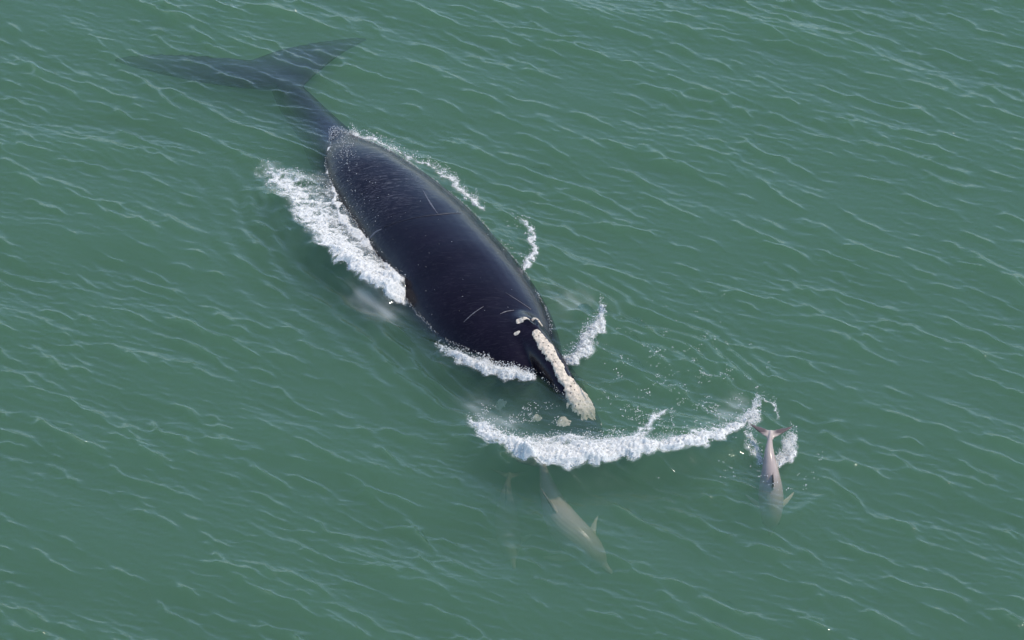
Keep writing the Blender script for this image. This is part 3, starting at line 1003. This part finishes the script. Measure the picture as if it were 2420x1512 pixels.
# loose flecks of foam left behind on the water
def flecks():
    n = 420
    px = RNG.normal(1590, 95, n); py = RNG.normal(900, 75, n)
    p2 = RNG.uniform(0, 1, 420); sx = 1440 + 330 * p2; sy = 1010 - 60 * p2 + RNG.normal(0, 40, 420)
    px = np.r_[px, sx, RNG.uniform(1130, 1330, 160), RNG.uniform(1700, 1960, 90), RNG.uniform(1140, 1260, 130)]
    py = np.r_[py, sy, RNG.uniform(950, 1000, 160), RNG.uniform(1060, 1160, 90), RNG.uniform(500, 660, 130)]
    pts = np.array([tuple(P(a, b, 0.0)[:2]) for a, b in zip(px, py)])
    cl = perlin(pts[:, 0] * 1.6, pts[:, 1] * 1.6, 91)
    pts = pts[cl > 0.02]
    V, F, base = [], [], 0
    for x, y in pts:
        m = RNG.integers(1, 5)
        q = np.column_stack([x + RNG.normal(0, .035, m), y + RNG.normal(0, .02, m)])
        z = water_h(q[:, 0], q[:, 1]) + .004
        v, f = blobs(np.column_stack([q, z]), RNG.uniform(.005, .014, m), .0)
        v[:, 2] = (v[:, 2] - z.mean()) * .5 + z.mean()
        V.append(v); F.append(f + base); base += len(v)
    me = mesh_from('foam_flecks', np.vstack(V), np.vstack(F), 3, True, M_FOAM)
    set_attr(me, 'cover', np.ones(len(me.vertices)))
    tag(link('foam_flecks', me), 'small loose flecks of foam scattered on the water ahead of the whale', 'foam', kind='stuff')
flecks()

# beads of water and foam on the tail end of the back
def beads():
    pts, rad = [], []
    def put(px, py, r):
        d = (P(px, py, 0) - CAM).normalized()
        hit = whale_bvh.ray_cast(CAM, d)
        if hit[0] is not None and hit[0].z > -0.02:
            pts.append(tuple(hit[0] + hit[1] * r * .5)); rad.append(r)
    for k in range(240):
        put(RNG.normal(812, 16), RNG.normal(345, 24), RNG.uniform(.006, .013))
    for k in range(70):
        put(RNG.normal(840, 35), RNG.normal(470, 50), RNG.uniform(.006, .012))
    for k in range(60):
        put(RNG.uniform(820, 1250), RNG.uniform(400, 760), RNG.uniform(.005, .009))
    wc = verts_np(whale_me).astype(float)
    gap = wc[:, 2] - water_h(wc[:, 0], wc[:, 1])
    sel = np.where((np.abs(gap) < 0.03) & (perlin(wc[:, 0] * 1.3, wc[:, 1] * 1.3, 92) > -0.12))[0]
    sel = RNG.permutation(sel)[:2200]
    for k in sel:
        pts.append((wc[k, 0] + RNG.normal(0, .02), wc[k, 1] + RNG.normal(0, .02), wc[k, 2] + .012)); rad.append(RNG.uniform(.005, .013))
    v, f = blobs(np.array(pts), np.array(rad))
    me = mesh_from('water_beads', v, f, 3, True, M_FOAM)
    set_attr(me, 'cover', np.ones(len(me.vertices)))
    tag(link('water_beads', me), 'white beads of water along the waterline and tail end of the whale', 'water drops', kind='stuff')
beads()


# ------------------------------------------------------------------ build the sea sheet
def build_sea():
    xs = axis(-13.6, 13.6, 0.037, 1500.0)
    ys = axis(-13.0, 14.8, 0.046, 1500.0)
    X, Y = np.meshgrid(xs, ys)
    inner = (np.abs(X) < 16) & (np.abs(Y) < 17)
    fade = 1.0 - smoothstep(21.0, 50.0, np.hypot(X, Y))
    g = np.zeros_like(X); H = np.zeros_like(X)
    m = fade > 0
    g[m] = gusts(X[m], Y[m])
    H[m] = tile_sample(WT, X[m], Y[m]) * g[m] * fade[m]
    H[inner] += features(X[inner], Y[inner]) + wake(X[inner], Y[inner])
    DX = np.zeros_like(X); DY = np.zeros_like(X)
    DX[m] = tile_sample(WDX, X[m], Y[m]) * g[m] * fade[m]
    DY[m] = tile_sample(WDY, X[m], Y[m]) * g[m] * fade[m]
    ch = -0.72
    film_sheen = np.zeros_like(X)
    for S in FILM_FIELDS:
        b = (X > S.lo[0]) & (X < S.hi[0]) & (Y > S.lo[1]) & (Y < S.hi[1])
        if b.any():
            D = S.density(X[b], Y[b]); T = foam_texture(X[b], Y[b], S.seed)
            film_sheen[b] = np.maximum(film_sheen[b], np.clip(D * 1.5, 0, 1) * smoothstep(.15, .95, T) * 0.8)
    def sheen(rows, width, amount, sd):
        nonlocal film_sheen
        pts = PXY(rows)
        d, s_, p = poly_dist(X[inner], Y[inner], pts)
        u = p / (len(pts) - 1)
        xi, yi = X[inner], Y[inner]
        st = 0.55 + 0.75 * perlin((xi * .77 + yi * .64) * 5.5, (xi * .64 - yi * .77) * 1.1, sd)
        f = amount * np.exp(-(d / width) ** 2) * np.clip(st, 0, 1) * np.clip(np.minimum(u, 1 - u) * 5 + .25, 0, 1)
        film_sheen[inner] = np.maximum(film_sheen[inner], f)
    sheen([(840, 685), (875, 715), (935, 758)], .30, .19, 95)  # reflection of the whitewater in the glassy wave face, painted pale
    sheen([(1330, 690), (1370, 715), (1405, 720)], .55, .10, 96)  # sky reflected in the smooth water right of the head, painted pale
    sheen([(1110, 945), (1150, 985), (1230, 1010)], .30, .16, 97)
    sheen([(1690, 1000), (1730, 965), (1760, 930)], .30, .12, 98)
    ny, nx = X.shape
    top = np.stack([X + DX * ch, Y + DY * ch, H], -1).reshape(-1, 3)
    idx = np.arange(ny * nx).reshape(ny, nx)
    q = np.stack([idx[:-1, :-1], idx[:-1, 1:], idx[1:, 1:], idx[1:, :-1]], -1).reshape(-1, 4)
    # closed below so that the water fills a body
    rim = np.r_[idx[0, :-1], idx[:-1, -1], idx[-1, :0:-1], idx[:0:-1, 0]]
    bot = top[rim].copy(); bot[:, 2] = -60.0
    b0 = ny * nx
    k = np.arange(len(rim)); k2 = (k + 1) % len(rim)
    side = np.stack([rim[k], b0 + k, b0 + k2, rim[k2]], 1)
    center = np.array([[0, 0, -60.0]])
    co = np.vstack([top, bot, center])
    me = mesh_from('sea', co, np.vstack([q, side]), 4, True, M_WATER)
    bmx = bmesh.new(); bmx.from_mesh(me); bmx.verts.ensure_lookup_table()
    c = bmx.verts[len(co) - 1]
    for a, b in zip(k, k2):
        bmx.faces.new((bmx.verts[b0 + int(b)], bmx.verts[b0 + int(a)], c))
    bmx.to_mesh(me); bmx.free()
    set_attr(me, 'film_sheen', np.r_[film_sheen.reshape(-1), np.zeros(len(bot) + 1)])
    o = link('water', me)
    return tag(o, 'green rippled sea surface with pale sky glints', None, kind='structure')
build_sea()
print('TRIS', sum(sum(len(p.vertices) - 2 for p in o.data.polygons) for o in SC.objects if o.type == 'MESH'))
